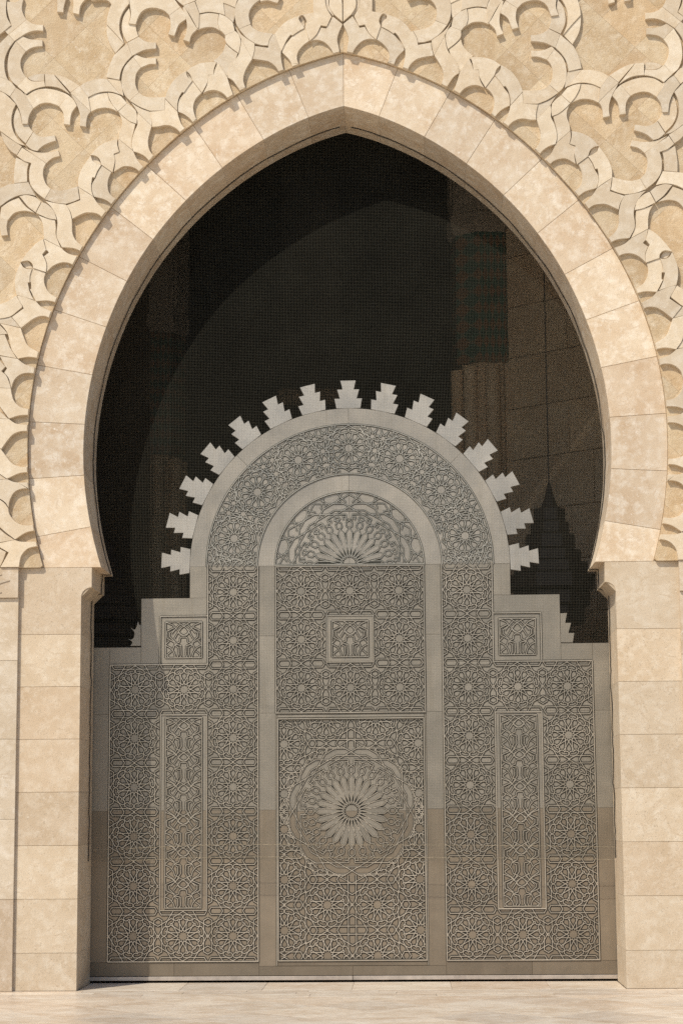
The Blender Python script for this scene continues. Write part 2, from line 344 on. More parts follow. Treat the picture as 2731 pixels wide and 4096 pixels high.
# ------------------------------------------------------------------ carved interlace on the spandrels
A_, B_, C_, D_, E_ = (0, 0, 3.136), (400, 0, 3.136), (880, 0, 3.136), (0, 400, 3.136), (300, 300, 3.136)
F_, G_, H_, I_ = (0, 800, 3.92), (0, 1200, 3.92), (0, 1600, 3.92), (0, 1950, 3.92); Z_ = (0, 0, 1.568)
REL = [
(A_,0,[(-60,-60,1),(92,-60,1),(80,110),(95,220),(145,315,1),(60,385),(-60,480,1)]),
(A_,1,[(92,20,1),(190,25,1),(300,-20,1),(278,95),(300,185),(335,245,1),(110,435,1),(60,385,1),(150,320,1),(110,200),(92,100)]),
(A_,0,[(335,245,1),(395,287),(470,308),(545,310,1),(545,387,1),(450,382),(360,405),(280,450),(185,515,1),(110,435,1)]),
(A_,0,[(110,435,1),(185,515,1),(110,620),(65,740),(62,860),(85,960),(110,1005,1),(-60,940,1),(-60,600,1)]),
(A_,1,[(285,452,1),(350,482),(430,497),(537,500,1),(537,577,1),(440,588),(380,608),(328,645,1),(200,515,1)]),
(A_,1,[(200,515,1),(328,645,1),(275,725),(262,800),(280,885),(325,962,1),(230,1085,1),(150,1015),(105,900),(100,780),(125,650),(165,575)]),
(A_,0,[(325,962,1),(390,1010),(460,1022),(560,1015,1),(572,1082,1),(470,1105),(390,1140),(330,1180,1),(225,1085,1)]),
(A_,2,[(345,970,1),(440,935),(560,922,1),(560,1015,1),(460,1020),(390,1005)]),
(A_,0,[(565,925,1),(680,935,1),(885,1185,1),(760,1110),(660,1085),(572,1082,1)]),
(A_,1,[(682,932,1),(790,957),(900,1012),(1000,1072,1),(890,1160,1)]),
(A_,0,[(1000,1072,1),(1110,1215,1),(1125,1300),(1140,1400,1),(1000,1265),(885,1165,1)]),
(A_,0,[(1005,1080,1),(1100,1022),(1220,992),(1340,988,1),(1510,1185,1),(1420,1155),(1320,1148),(1210,1170),(1110,1218,1)]),
(B_,1,[(85,985,1),(170,990),(262,1010,1),(280,1100),(300,1205,1),(250,1180,1)]),
(A_,0,[(-60,945,1),(110,1005),(205,1098,1),(128,1210,1),(60,1165),(-60,1110,1)]),
(A_,0,[(205,1098,1),(300,1170),(420,1362,1),(370,1450),(352,1553,1),(280,1553,1),(262,1430),(210,1310),(130,1212,1)]),
(A_,1,[(300,1165,1),(345,1195,1),(450,1130),(570,1110),(700,1128),(820,1170),(865,1195,1),(745,1335,1),(690,1308),(600,1288),(510,1302),(420,1362,1)]),
(A_,0,[(862,1192,1),(925,1250),(968,1325,1),(905,1410),(885,1500),(882,1565,1),(803,1555,1),(805,1480),(790,1400),(745,1335,1)]),
(A_,0,[(885,1165,1),(1000,1265),(1140,1400,1),(1105,1445),(1088,1510),(1083,1590,1),(1003,1577,1),(1010,1480),(998,1400),(968,1320),(925,1240)]),
(A_,1,[(1115,1225,1),(1200,1180),(1350,1160,1),(1380,1260),(1480,1400,1),(1400,1365),(1320,1350),(1220,1365),(1140,1405,1),(1125,1300)]),
(E_,0,[(412,218,1),(500,232),(578,262,1),(655,352,1),(542,455,1),(480,380),(430,290)]),
(E_,0,[(655,352,1),(720,400),(768,450,1),(782,520),(775,612,1),(690,580),(610,520),(545,458,1)]),
(E_,1,[(545,460,1),(610,525),(690,582),(760,615,1),(740,700),(718,800),(715,880),(728,945,1),(550,800,1),(560,720),(588,640),(590,570),(570,510)]),
(E_,1,[(700,335,1),(780,392),(860,430),(945,455,1),(968,540),(965,640,1),(790,475,1),(765,430)]),
(E_,0,[(790,475,1),(965,640,1),(935,740),(918,830),(930,920),(960,980),(1012,1035,1),(950,1098,1),(890,1030),(820,985),(735,958,1),(715,880),(722,790),(750,700),(785,620),(782,540)]),
(E_,0,[(945,458,1),(1040,450),(1125,437,1),(1135,300,1),(1200,370),(1288,460,1),(1300,520),(1340,620),(1400,690,1),(1345,745,1),(1270,670),(1200,635),(1130,628),(1040,645),(968,650,1),(968,560)]),
(B_,0,[(815,1230,1),(850,1130),(915,1020),(990,945),(1078,890,1),(1100,960),(1160,1015,1),(1110,1080),(1055,1160,1),(1030,1155,1),(995,1215),(975,1300),(972,1395,1)]),
(B_,1,[(1165,1020,1),(1275,1165,1),(1210,1230),(1175,1310),(1175,1390),(1205,1480),(1235,1520,1),(1185,1555,1),(1130,1490),(1060,1435),(980,1400,1),(980,1320),(1000,1245),(1040,1190),(1110,1080)]),
(B_,0,[(1085,890,1),(1180,825),(1300,785),(1465,775,1),(1435,850),(1425,940,1),(1360,938,1),(1350,1030),(1280,1165,1),(1165,1015,1),(1135,940)]),
(B_,3,[(1080,888,1),(1135,930),(1165,1017,1),(1100,970)]),
(Z_,0,[(1367,392,1),(1425,480,1),(1440,530),(1465,600,1),(1438,628,1),(1400,585),(1350,565),(1310,568),(1275,583,1),(1300,530),(1308,470,1),(1340,468,1),(1350,430)]),
(B_,0,[(1065,90,1),(1190,310),(1225,360,1),(1150,440),(1125,525,1),(1045,497,1),(1080,420),(1092,330),(1080,240),(1040,100)]),
(B_,0,[(1045,70,1),(1190,15,1),(1248,165,1),(1240,340),(1215,345,1),(1130,190)]),
(B_,0,[(1195,10,1),(1300,-40),(1540,-30,1),(1568,190,1),(1490,165),(1370,148),(1250,165,1)]),
(B_,1,[(1250,180,1),(1370,160),(1490,175,1),(1480,280),(1505,385,1),(1430,345),(1350,340),(1290,350),(1230,375,1),(1205,330)]),
(B_,1,[(905,-60,1),(1195,-60,1),(1195,8,1),(1045,68,1),(985,20)]),
(C_,0,[(-10,170,1),(80,210),(160,275,1),(180,350),(185,390,1),(65,440,1),(30,400),(0,380,1),(-25,280)]),
(C_,0,[(65,440,1),(190,385,1),(240,440),(260,530),(235,668,1),(130,590),(70,520)]),
(C_,1,[(70,545,1),(140,610),(225,668,1),(190,760),(130,840),(95,960,1),(-80,760,1),(-30,720),(40,640)]),
(C_,0,[(165,285,1),(240,400),(320,470),(435,545,1),(430,640),(405,735,1),(265,490,1),(245,450),(205,370)]),
(C_,0,[(265,490,1),(405,735,1),(330,860),(295,960),(300,1040),(335,1130,1),(270,1165,1),(220,1090),(160,1010),(95,970,1),(110,880),(150,800),(230,690),(258,580)]),
(C_,0,[(380,305,1),(430,360),(520,400),(665,420,1),(620,500),(603,570,1),(520,565),(440,545,1),(330,470),(240,365,1)]),
(C_,0,[(240,-30,1),(190,95),(185,200),(205,300),(240,365,1),(385,300,1),(362,210),(375,130),(430,50),(540,-30,1)]),
(C_,0,[(500,-60,1),(760,-60,1),(735,10,1),(722,35,1),(690,30,1),(600,5),(505,18,1)]),
(C_,0,[(-30,-60,1),(235,-60,1),(190,95,1),(100,55),(-20,15,1)]),
(C_,1,[(0,20,1),(100,55),(190,100,1),(185,200),(170,280,1),(80,210),(0,175,1)]),
(C_,0,[(665,425,1),(690,430,1),(780,600,1),(765,650,1),(765,720),(785,830),(805,895,1),(745,920,1),(700,840),(620,775),(520,752),(410,738,1),(435,640),(437,575,1),(603,598,1),(620,510)]),
(C_,0,[(685,425,1),(760,330),(860,250),(1010,190,1),(990,240),(1060,350,1),(980,395),(910,445,1),(885,435,1),(840,495),(770,640,1)]),
(C_,1,[(1060,355,1),(1075,360,1),(1120,510,1),(1040,570),(980,650),(965,730),(995,830,1),(915,855,1),(870,750),(775,655,1),(800,580),(860,510),(915,450)]),
(C_,0,[(1015,190,1),(1168,155,1),(1165,-60,1),(1312,-60,1),(1335,90),(1398,205,1),(1340,330,1),(1265,318,1),(1210,430),(1125,512,1),(1065,345,1),(1085,270),(1050,200)]),
(C_,3,[(1012,190,1),(1050,215),(1065,345,1),(1000,280)]),
(C_,1,[(1415,205,1),(1540,300,1),(1490,410),(1470,500),(1490,600),(1498,675,1),(1432,695,1),(1390,610),(1310,530),(1220,500),(1130,512,1),(1215,430),(1265,345,1),(1330,355,1),(1370,280)]),
(C_,2,[(1322,-60,1),(1375,-60,1),(1362,60),(1430,182,1),(1415,203,1),(1335,90)]),
(C_,0,[(1375,-60,1),(1520,-60,1),(1545,50,1),(1545,270,1),(1430,182,1),(1370,80)]),
(A_,0,[(715,-60,1),(845,-60,1),(805,80),(798,155,1),(718,145,1),(722,80)]),
(A_,0,[(920,-60,1),(1120,-60,1),(1020,60),(995,180,1),(918,160,1),(925,80)]),
(A_,0,[(1120,-60,1),(1460,-60,1),(1405,58,1),(1350,5),(1250,-8),(1150,0)]),
(B_,0,[(195,-60,1),(360,-60,1),(372,40,1),(290,150),(248,280),(252,400),(290,500),(310,550,1),(195,420),(85,305,1),(95,210),(130,90)]),
(B_,1,[(85,310,1),(200,430),(305,545,1),(195,668,1),(120,540),(90,430)]),
(B_,0,[(375,45,1),(365,-60,1),(900,-60,1),(1010,90,1),(870,190,1),(800,130),(690,97),(580,110),(500,180),(450,305,1),(358,293,1),(390,190)]),
(B_,2,[(370,95,1),(385,200),(358,293,1),(447,305,1),(460,380),(485,455,1),(340,530,1),(290,430),(275,330),(300,200)]),
(B_,0,[(1012,90,1),(1060,160),(1080,240,1),(990,310),(935,450,1),(857,430,1),(885,340),(885,250),(870,190,1)]),
(B_,0,[(345,535,1),(485,460,1),(560,512),(640,530),(705,530,1),(705,608,1),(600,618),(520,640),(405,700,1)]),
(B_,0,[(345,535,1),(405,700,1),(330,780),(270,880),(245,1000,1),(85,970,1),(110,850),(160,730),(200,670)]),
(B_,1,[(445,680,1),(540,720),(620,730),(705,722,1),(705,802,1),(620,805),(515,845,1),(420,715,1)]),
(B_,1,[(420,715,1),(515,845,1),(460,920),(445,1010),(455,1090),(490,1160,1),(375,1260,1),(310,1190),(275,1080),(275,960),(300,860),(345,790)]),
(B_,0,[(490,1160,1),(560,1205),(660,1220),(820,1215,1),(812,1380,1),(730,1388),(630,1390,1),(500,1340),(375,1262,1)]),
(D_,0,[(-60,-130,1),(60,-85),(205,50,1),(165,140),(148,250),(165,370),(230,490),(320,570,1),(220,540),(20,398,1),(-60,350,1)]),
(D_,2,[(225,95,1),(262,190),(280,297,1),(355,300,1),(380,350),(418,400,1),(325,545,1),(230,450),(185,350),(175,250),(195,150)]),
(D_,0,[(418,405,1),(480,445),(560,460),(690,440,1),(705,510,1),(620,535),(540,575),(470,640,1),(400,620),(325,560,1)]),
(D_,0,[(15,400,1),(140,490),(280,580,1),(215,690,1),(120,620),(40,500)]),
(D_,0,[(280,595,1),(430,690),(580,795,1),(550,860),(545,950),(580,1050),(640,1115,1),(565,1240,1),(450,1150),(380,1040),(370,900),(395,790,1),(300,760),(215,695,1)]),
(D_,1,[(290,590,1),(400,632),(500,658),(610,655),(735,632,1),(755,702,1),(660,730),(582,795,1),(430,690)]),
(D_,1,[(205,720,1),(365,790,1),(345,880),(345,1025,1),(180,1045,1),(180,900)]),
(D_,0,[(-60,1150,1),(80,1070),(180,1048,1),(360,1028,1),(400,1110),(450,1200,1),(350,1185),(230,1200),(120,1250),(15,1325,1),(-60,1380,1)]),
(D_,0,[(640,1115,1),(740,1135),(850,1120),(980,1080,1),(990,1170),(1003,1240,1),(920,1275),(830,1302,1),(700,1290),(565,1245,1)]),
(D_,0,[(1140,692,1),(1175,770),(1275,812,1),(1225,890),(1192,972,1),(1160,970,1),(1147,1060),(1152,1140),(1172,1210,1),(1100,1160),(985,1090,1),(985,990),(1030,860)]),
(D_,0,[(985,1090,1),(1172,1212,1),(1240,1310),(1345,1410,1),(1300,1480,1),(1220,1425),(1130,1410),(1050,1420),(910,1490,1),(885,1400),(835,1320,1),(1010,1255,1)]),
(D_,0,[(1140,690,1),(1230,590),(1340,525),(1475,490,1),(1475,560),(1500,650,1),(1430,675,1),(1445,760),(1415,910,1),(1275,812,1),(1250,740),(1200,700)]),
(D_,3,[(1140,690,1),(1210,700),(1275,810,1),(1180,780)]),
(D_,1,[(1280,820,1),(1400,905,1),(1360,1000),(1355,1100),(1385,1180),(1475,1260,1),(1420,1320,1),(1320,1250),(1180,1212,1),(1155,1140),(1155,1060),(1195,985),(1230,900)]),
(E_,1,[(550,800,1),(730,950,1),(790,1070),(875,1170,1),(825,1225,1),(760,1170),(680,1145),(600,1150),(490,1215,1),(505,1100),(490,1000,1),(565,965,1),(545,880)]),
(D_,1,[(20,1345,1),(120,1275),(240,1225,1),(320,1330),(440,1415,1),(360,1395),(280,1390),(180,1420),(100,1510,1),(0,1480,1)]),
(F_,1,[(-30,265,1),(130,305,1),(110,420),(130,550,1),(25,560,1),(5,440)]),
(D_,0,[(245,1205,1),(340,1190),(445,1215,1),(520,1275,1),(450,1410,1),(360,1340),(300,1270)]),
(D_,0,[(525,1280,1),(600,1310),(680,1390),(715,1500,1),(600,1480),(455,1415,1)]),
(F_,1,[(605,240,1),(740,285),(870,315,1),(880,430),(885,560),(955,740,1),(690,605,1),(685,450),(660,330)]),
(F_,0,[(710,10,1),(860,45),(1040,70,1),(1100,180),(1130,300,1),(1135,400),(1140,520),(1200,640),(1330,745,1),(1285,805,1),(1160,755),(975,740,1),(900,600),(890,500),(905,340),(860,190),(790,90)]),
(F_,1,[(690,610,1),(960,745,1),(1060,830),(1230,890,1),(1175,1030,1),(1080,985),(960,980),(840,1030),(730,1130,1),(740,1000),(695,880,1),(770,825,1),(750,795,1),(725,770)]),
(F_,0,[(680,608,1),(725,780,1),(668,850,1),(710,930),(735,1020),(725,1130,1),(520,1065,1),(510,1000),(440,950),(325,970,1),(430,830),(560,690)]),
(F_,3,[(325,972,1),(430,950),(520,1065,1),(420,1070)]),
(F_,0,[(325,978,1),(370,1050),(440,1080),(510,1070,1),(475,1180),(470,1288,1),(440,1295,1),(462,1410,1),(500,1500),(540,1568,1),(400,1525),(265,1490,1),(240,1350),(250,1180)]),
(F_,1,[(515,1065,1),(720,1140,1),(695,1240),(715,1350),(790,1465),(930,1545,1),(900,1605,1),(740,1575),(570,1590,1),(470,1400,1),(495,1395,1),(490,1290,1),(470,1290,1),(480,1180)]),
(G_,0,[(270,-75,1),(400,-45),(570,20,1),(660,110),(840,190,1),(805,285,1),(700,250),(600,260),(500,310),(335,440,1),(190,265,1),(375,130,1),(350,80),(300,0)]),
(G_,0,[(-60,90,1),(120,20),(260,-70,1),(300,0),(350,85,1),(355,110,1),(270,180),(180,250),(80,280),(-60,300,1)]),
(G_,1,[(-60,300,1),(100,285),(180,260,1),(330,435,1),(150,395),(-60,350,1)]),
(G_,0,[(0,365,1),(150,398),(330,440,1),(385,600),(450,720),(615,820,1),(610,910,1),(450,890),(285,920,1),(200,800),(165,690),(130,540),(70,440)]),
(G_,1,[(-60,330,1),(70,460),(125,530,1),(-60,550,1)]),
(G_,1,[(-60,555,1),(80,540,1),(165,750,1),(270,915,1),(100,885),(-60,850,1)]),
(G_,0,[(0,875,1),(280,920,1),(400,1010),(590,1070,1),(570,1160,1),(450,1140),(330,1165),(230,1250),(180,1385,1),(140,1230),(70,1140,1),(115,1070,1),(90,1045,1)]),
(G_,0,[(-60,880,1),(90,1045,1),(25,1115,1),(100,1180),(150,1290),(175,1385,1),(-60,1370,1)]),
(G_,0,[(-60,1375,1),(175,1385,1),(190,1480),(230,1590),(330,1680),(480,1710,1),(465,1800,1),(300,1810),(145,1860,1),(20,1690),(-60,1560,1)]),
(H_,1,[(-60,120,1),(60,230),(140,295,1),(-60,290,1)]),
(H_,0,[(-60,295,1),(145,297,1),(260,370),(450,390,1),(445,485,1),(330,490),(220,530),(140,610),(25,765,1),(-60,750,1)]),
(H_,0,[(-60,770,1),(20,770,1),(100,880),(200,1000),(330,1045),(445,1045,1),(435,1130,1),(300,1150),(115,1235,1),(-60,1120,1)]),
(H_,1,[(-60,1125,1),(110,1240,1),(-60,1250,1)]),
(H_,0,[(-60,1255,1),(115,1240,1),(250,1290),(455,1290,1),(470,1385,1),(350,1390),(250,1430),(190,1500),(150,1600),(140,1690,1),(80,1600),(-60,1510,1)]),
(I_,0,[(-60,150,1),(70,240),(135,325,1),(150,410),(200,490),(280,560),(400,595),(535,580,1),(550,670,1),(400,710),(240,815,1),(80,690),(-60,560,1)]),
(I_,1,[(-60,600,1),(80,720),(235,820,1),(-60,870,1)]),
(I_,0,[(-60,880,1),(235,822,1),(350,850),(580,845,1),(590,920,1),(480,940),(400,990),(330,1090),(300,1252,1),(10,1252,1),(50,1180),(140,1020,1),(-60,900,1)]),
(I_,1,[(-60,930,1),(100,1010,1),(50,1150),(0,1252,1),(-60,1252,1)]),
]
LV = (0, .009, .017, .032)
for k, ((ox, oy, sc), lv, pts) in enumerate(REL):
    yf = -H1-H2+LV[lv]+random.uniform(0, .0025)
    P = [at2(ox+a/sc, oy+b/sc, yf) for a, b in smooth([p for p in pts])]
    # keep every strip on its own half and outside the arch edge
    Q = []
    for x, z in P:
        x = min(x, -.004); z = max(z, ZI+.002)
        t, r = polar((x, z)); c = cur(CO, max(TO0, min(TA, t))); rc = math.hypot(c[0]-AC[0], c[1]-AC[1])
        if r < rc: x, z = AC[0]+(x-AC[0])*rc/r, AC[1]+(z-AC[1])*rc/r
        Q.append((x, z))
    prism('relief_strip', Q, yf, -H1+.012, M['relief'], fac, .0030, .0005, .004)
    prism('relief_strip', mir(Q), yf, -H1+.012, M['relief'], fac, .0030, .0005, .004)

# ------------------------------------------------------------------ floor
fl = box('floor', -150, 150, -180, .79, -.30, -.016, M['paving']); tag(fl, 'polished cream stone floor in front of the portal', kind='structure')
def slab_row(y0, y1, x0, x1, wlo, whi):
    x = x0
    while x < x1-.05:
        w = min(random.uniform(wlo, whi), x1-x)
        if x1-(x+w) < .25: w = x1-x
        box('floor_slab', x+.0015, x+w-.0015, y0+.0015, y1-.0015, -.03, random.uniform(-.0012, .0), M['floor'], fl, .0015)
        x += w
slab_row(.01, .79, -2.495, 2.495, .55, .95)
for y0, y1, a, b in ((-.16, -.002, .5, .9), (-.36, -.16, .7, 1.3), (-.60, -.36, .9, 1.5)):
    slab_row(y0, y1, -5.4+random.uniform(0, .4), 5.4, a, b)
# beyond the border the square slabs lie diagonally
bm = bmesh.new(); bm.faces.new([bm.verts.new((a, b, 0)) for a, b in ((-5.6, -6.2), (5.6, -6.2), (5.6, -.602), (-5.6, -.602))])
for d in (1, -1):
    for k in range(-20, 21):
        bmesh.ops.bisect_plane(bm, geom=bm.verts[:]+bm.edges[:]+bm.faces[:], dist=1e-4, plane_co=(.21+k*.95, -1.9, 0), plane_no=Vector((d, 1, 0)).normalized())
for f in bm.faces:
    Q = [(v.co.x, v.co.y) for v in f.verts]
    if abs(area2(Q)) < .004: continue
    if area2(Q) < 0: Q = Q[::-1]
    Q = inset(Q, .0012); R_ = inset(Q, .0015); n = len(Q); zt = random.uniform(-.0012, 0)
    me = bpy.data.meshes.new('floor_slab')
    me.from_pydata([(a, b, zt) for a, b in R_]+[(a, b, zt-.0015) for a, b in Q]+[(a, b, -.03) for a, b in Q], [],
                   [tuple(range(n))]+[(k+(i+1) % n, k+i, k+n+i, k+n+(i+1) % n) for k in (0, n) for i in range(n)]); me.update()
    link('floor_slab', me, M['floor'], fl)
bm.free()

# ------------------------------------------------------------------ the hall behind the door
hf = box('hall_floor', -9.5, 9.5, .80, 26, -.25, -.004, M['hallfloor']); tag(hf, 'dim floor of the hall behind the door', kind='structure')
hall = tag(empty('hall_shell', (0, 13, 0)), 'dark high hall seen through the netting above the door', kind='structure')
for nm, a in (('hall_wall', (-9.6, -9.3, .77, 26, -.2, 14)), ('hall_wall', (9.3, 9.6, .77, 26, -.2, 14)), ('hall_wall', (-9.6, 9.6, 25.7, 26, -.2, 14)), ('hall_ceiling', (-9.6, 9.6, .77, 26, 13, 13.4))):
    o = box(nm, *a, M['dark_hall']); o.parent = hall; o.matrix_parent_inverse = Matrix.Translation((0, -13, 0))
def stone_wall(name, label, p0, p1, th, mat, h0, z1):
    "wall of ashlar courses between two plan points"
    w = tag(empty(name, (p0[0], p0[1], 0)), label, 'wall', 'stone walls inside the hall')
    d = Vector((p1[0]-p0[0], p1[1]-p0[1])); L = d.length; ang = math.atan2(d.y, d.x); w.rotation_euler.z = ang
    z = 0; k = 0
    while z < z1:
        x = -.0 if k % 2 == 0 else -.35
        while x < L:
            a, b = max(0, x), min(L, x+h0*2.0)
            if b-a > .05: box('wall_block', a+.004, b-.004, 0, th, z+.004, z+h0-.004, mat, w, .006)
            x += h0*2.0
        z += h0; k += 1
    return w
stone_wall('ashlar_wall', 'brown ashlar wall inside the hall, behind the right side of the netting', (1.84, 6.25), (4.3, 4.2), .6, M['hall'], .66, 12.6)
stone_wall('ashlar_wall', 'dim brown ashlar wall inside the hall, behind the left edge of the netting', (-6.2, 12.7), (-3.68, 10.5), .6, M['hall_shaded'], .80, 12.6)
def octa(r, cx=0, cy=0, rot=22.5): return [(cx+r*math.cos(math.radians(rot+45*i)), cy+r*math.sin(math.radians(rot+45*i))) for i in range(8)]
def lathe8(name, prof, mat, parent, rot=22.5, n=8):
    v = []; f = []
    for r, z in prof:
        for i in range(n): v.append((r*math.cos(math.radians(rot)+2*math.pi*i/n), r*math.sin(math.radians(rot)+2*math.pi*i/n), z))
    for k in range(len(prof)-1):
        for i in range(n): f.append((k*n+i, k*n+(i+1) % n, (k+1)*n+(i+1) % n, (k+1)*n+i))
    f.append(tuple(range(n))[::-1]); f.append(tuple(range((len(prof)-1)*n, len(prof)*n)))
    me = bpy.data.meshes.new(name); me.from_pydata(v, [], f); me.update(); return link(name, me, mat, parent)
def pier(label, x, y, r, zt0, zt1, rot):
    p = tag(empty('octagonal_pier', (x, y, 0)), label, 'pier', 'octagonal piers inside the hall'); p.rotation_euler.z = math.radians(rot)
    lathe8('plinth', [(r*1.15, 0), (r*1.15, .9), (r, 1.0)], M['hall'], p)
    for i in range(8):          # engaged colonnettes of the shaft
        a = math.radians(45*i); cx, cy = r*.86*math.cos(a), r*.86*math.sin(a)
        me = tube_mesh('colonnette', [(cx, cy, 1.0), (cx, cy, zt0-.05)], r*.22, 10); o = link('colonnette', me, M['hall'], p)
        for q in me.polygons: q.use_smooth = True
    lathe8('shaft', [(r*.84, .9), (r*.84, zt0)], M['hall'], p)
    lathe8('tile_band', [(r*1.02, zt0), (r*1.02, zt1)], M['zellige'], p)
    m = lathe8('moulding', [(r*1.03, zt1), (r*1.16, zt1+.10), (r*1.16, zt1+.26), (r*1.08, zt1+.28)], M['carved'], p)
    c = lathe8('capital', [(r*1.08, zt1+.28), (r*1.08, zt1+2.1), (r*1.2, zt1+2.2), (r*1.2, zt1+2.4)], M['carved'], p)
    for i in range(8):
        a = math.radians(45*i); ap = r*1.08*math.cos(math.pi/8)
        h = r*1.08*math.sin(math.pi/8)*.78
        for zz in (0, 1):
            me = bpy.data.meshes.new('carved_panel'); pts = []
            pr = [(-h, .40+zz*.85), (h, .40+zz*.85), (h, 1.15+zz*.85), (-h, 1.15+zz*.85)]
            v = [(ap+.004, u, zt1+w) for u, w in pr]+[(ap+.03, u*.8, zt1+w+(.06 if w < .8+zz*.85 else -.06)) for u, w in pr]
            me.from_pydata(v, [], [(0, 1, 5, 4), (1, 2, 6, 5), (2, 3, 7, 6), (3, 0, 4, 7), (4, 5, 6, 7)]); me.update()
            o = link('carved_panel', me, M['carved'], c); o.rotation_euler.z = a
    box('pier_wall_above', -r*.9, r*.9, -r*.9, r*.9, zt1+2.3, 13, M['hall'], p)
    return p
pier('octagonal pier with green tiled band standing right behind the netting', 1.63, 6.55, .44, 7.22, 8.92, 8)
pier('shadowy octagonal pier with green tiled band, left behind the netting', -3.27, 11.4, .46, 6.95, 8.85, 14)
# tall dark arch pier in the middle distance
for nm, lab, x0, x1, yy in (('hall_pier', 'dark square pier deep in the hall, left of centre', -1.6, -.55, 16), ('hall_pier', 'dark square pier deep in the hall, right of centre', 2.6, 3.8, 18)):
    o = tag(empty(nm, ((x0+x1)/2, yy, 0)), lab, 'pier', 'square piers deep in the hall')
    h = (x1-x0)/2
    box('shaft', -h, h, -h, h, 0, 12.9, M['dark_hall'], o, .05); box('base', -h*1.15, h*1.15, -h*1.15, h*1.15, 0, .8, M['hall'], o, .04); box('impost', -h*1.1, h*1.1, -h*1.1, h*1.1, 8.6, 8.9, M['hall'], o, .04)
def lantern(label, x, y, ztop, sc):
    l = tag(empty('hanging_lantern', (x, y, ztop)), label, 'lantern', 'tiered lanterns hanging in the hall')
    V = .92*sc
    lathe8('spire', [(.012*sc, 0), (.05*sc, -.16*V), (.10*sc, -.30*V)], M['lantern'], l)
    tiers = [(.17, -.30, -.46), (.21, -.46, -.60), (.27, -.60, -.78), (.33, -.78, -.92), (.40, -.92, -1.06), (.47, -1.06, -1.24), (.42, -1.26, -1.42), (.36, -1.42, -1.62), (.20, -1.62, -1.78)]
    for r, a, b in tiers:
        lathe8('tier', [(r*sc*.9, a*V), (r*sc, a*V-.01), (r*sc, b*V+.02), (r*sc*.86, b*V+.002)], M['lantern'], l)
    link('rod', tube_mesh('rod', [(0, 0, -.02), (0, 0, 13.0-ztop)], .008, 6), M['lantern'], l)
    return l
lantern('dark tiered lantern with a spire, hanging behind the right end of the door', 2.20, 4.0, 5.30, 1.10)
lantern('dark tiered lantern behind the netting at the left jamb', -2.98, 4.2, 4.95, 1.05)

# ------------------------------------------------------------------ the door
YD = .790
door = tag(empty('ornate_door', (0, YD, 0)), 'brown-grey bronze door covered in raised star strapwork with stepped merlons round its arched top', 'door')
door.location = (0, 0, 0)
RC = 3.985
def plate(name, poly, y=YD, mat=None, parent=None, th=.03, ch=.002, gap=.0012):
    zs = [p[1] for p in poly]; zm = (max(zs)+min(zs))/2
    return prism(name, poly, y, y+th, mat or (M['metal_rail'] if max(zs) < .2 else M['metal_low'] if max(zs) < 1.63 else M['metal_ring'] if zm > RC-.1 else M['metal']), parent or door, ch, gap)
def both(name, poly, **k):
    return plate(name, poly, **k), plate(name, mir(poly), **k)
def sector(r0, r1, a0, a1, n=28):
    f = lambda r, a: (r*math.cos(math.radians(a)), RC+r*math.sin(math.radians(a)))
    return [f(r1, a0+(a1-a0)*i/n) for i in range(n+1)]+([f(r0, a1-(a1-a0)*i/n) for i in range(n+1)] if r0 > 0 else [(0, RC)])
# plates (left ones mirrored to the right)
XS, XP = .889, .728
host = {}
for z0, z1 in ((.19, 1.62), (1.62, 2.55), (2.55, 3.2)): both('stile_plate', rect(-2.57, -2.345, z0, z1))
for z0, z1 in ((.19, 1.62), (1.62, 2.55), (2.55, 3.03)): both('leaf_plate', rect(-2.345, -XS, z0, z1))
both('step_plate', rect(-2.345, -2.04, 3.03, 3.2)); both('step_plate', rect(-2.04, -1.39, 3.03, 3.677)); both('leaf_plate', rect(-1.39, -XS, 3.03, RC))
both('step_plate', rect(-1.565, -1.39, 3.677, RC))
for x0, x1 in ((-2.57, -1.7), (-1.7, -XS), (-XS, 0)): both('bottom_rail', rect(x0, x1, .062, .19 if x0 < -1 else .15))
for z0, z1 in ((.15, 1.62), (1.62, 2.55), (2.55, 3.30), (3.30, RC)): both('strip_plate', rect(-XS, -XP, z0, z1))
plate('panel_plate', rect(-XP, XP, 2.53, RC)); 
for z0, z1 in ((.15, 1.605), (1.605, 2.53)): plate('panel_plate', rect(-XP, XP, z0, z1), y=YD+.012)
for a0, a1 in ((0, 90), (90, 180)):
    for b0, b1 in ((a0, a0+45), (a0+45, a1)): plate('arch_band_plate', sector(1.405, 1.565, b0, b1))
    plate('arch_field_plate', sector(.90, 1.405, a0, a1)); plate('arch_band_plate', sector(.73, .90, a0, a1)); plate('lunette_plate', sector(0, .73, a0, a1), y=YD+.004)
# bottom lip and dark core
for s in (-1, 1): box('bottom_lip', min(0, s*2.57)+.002, max(0, s*2.57)-.002, YD-.012, YD+.02, .020, .058, M['rail'], door, .003)
cp = [(-2.6, .05), (2.6, .05), (2.6, 3.19), (2.03, 3.19), (2.03, 3.667), (1.555, 3.667), (1.555, RC)]
cp += [(1.55*math.cos(math.radians(a)), RC+1.55*math.sin(math.radians(a))) for a in range(4, 178, 4)]+[(-1.555, RC), (-1.555, 3.667), (-2.03, 3.667), (-2.03, 3.19), (-2.6, 3.19)]
prism('door_core', cp, YD+.026, YD+.07, M['core'], door, 0, 0)
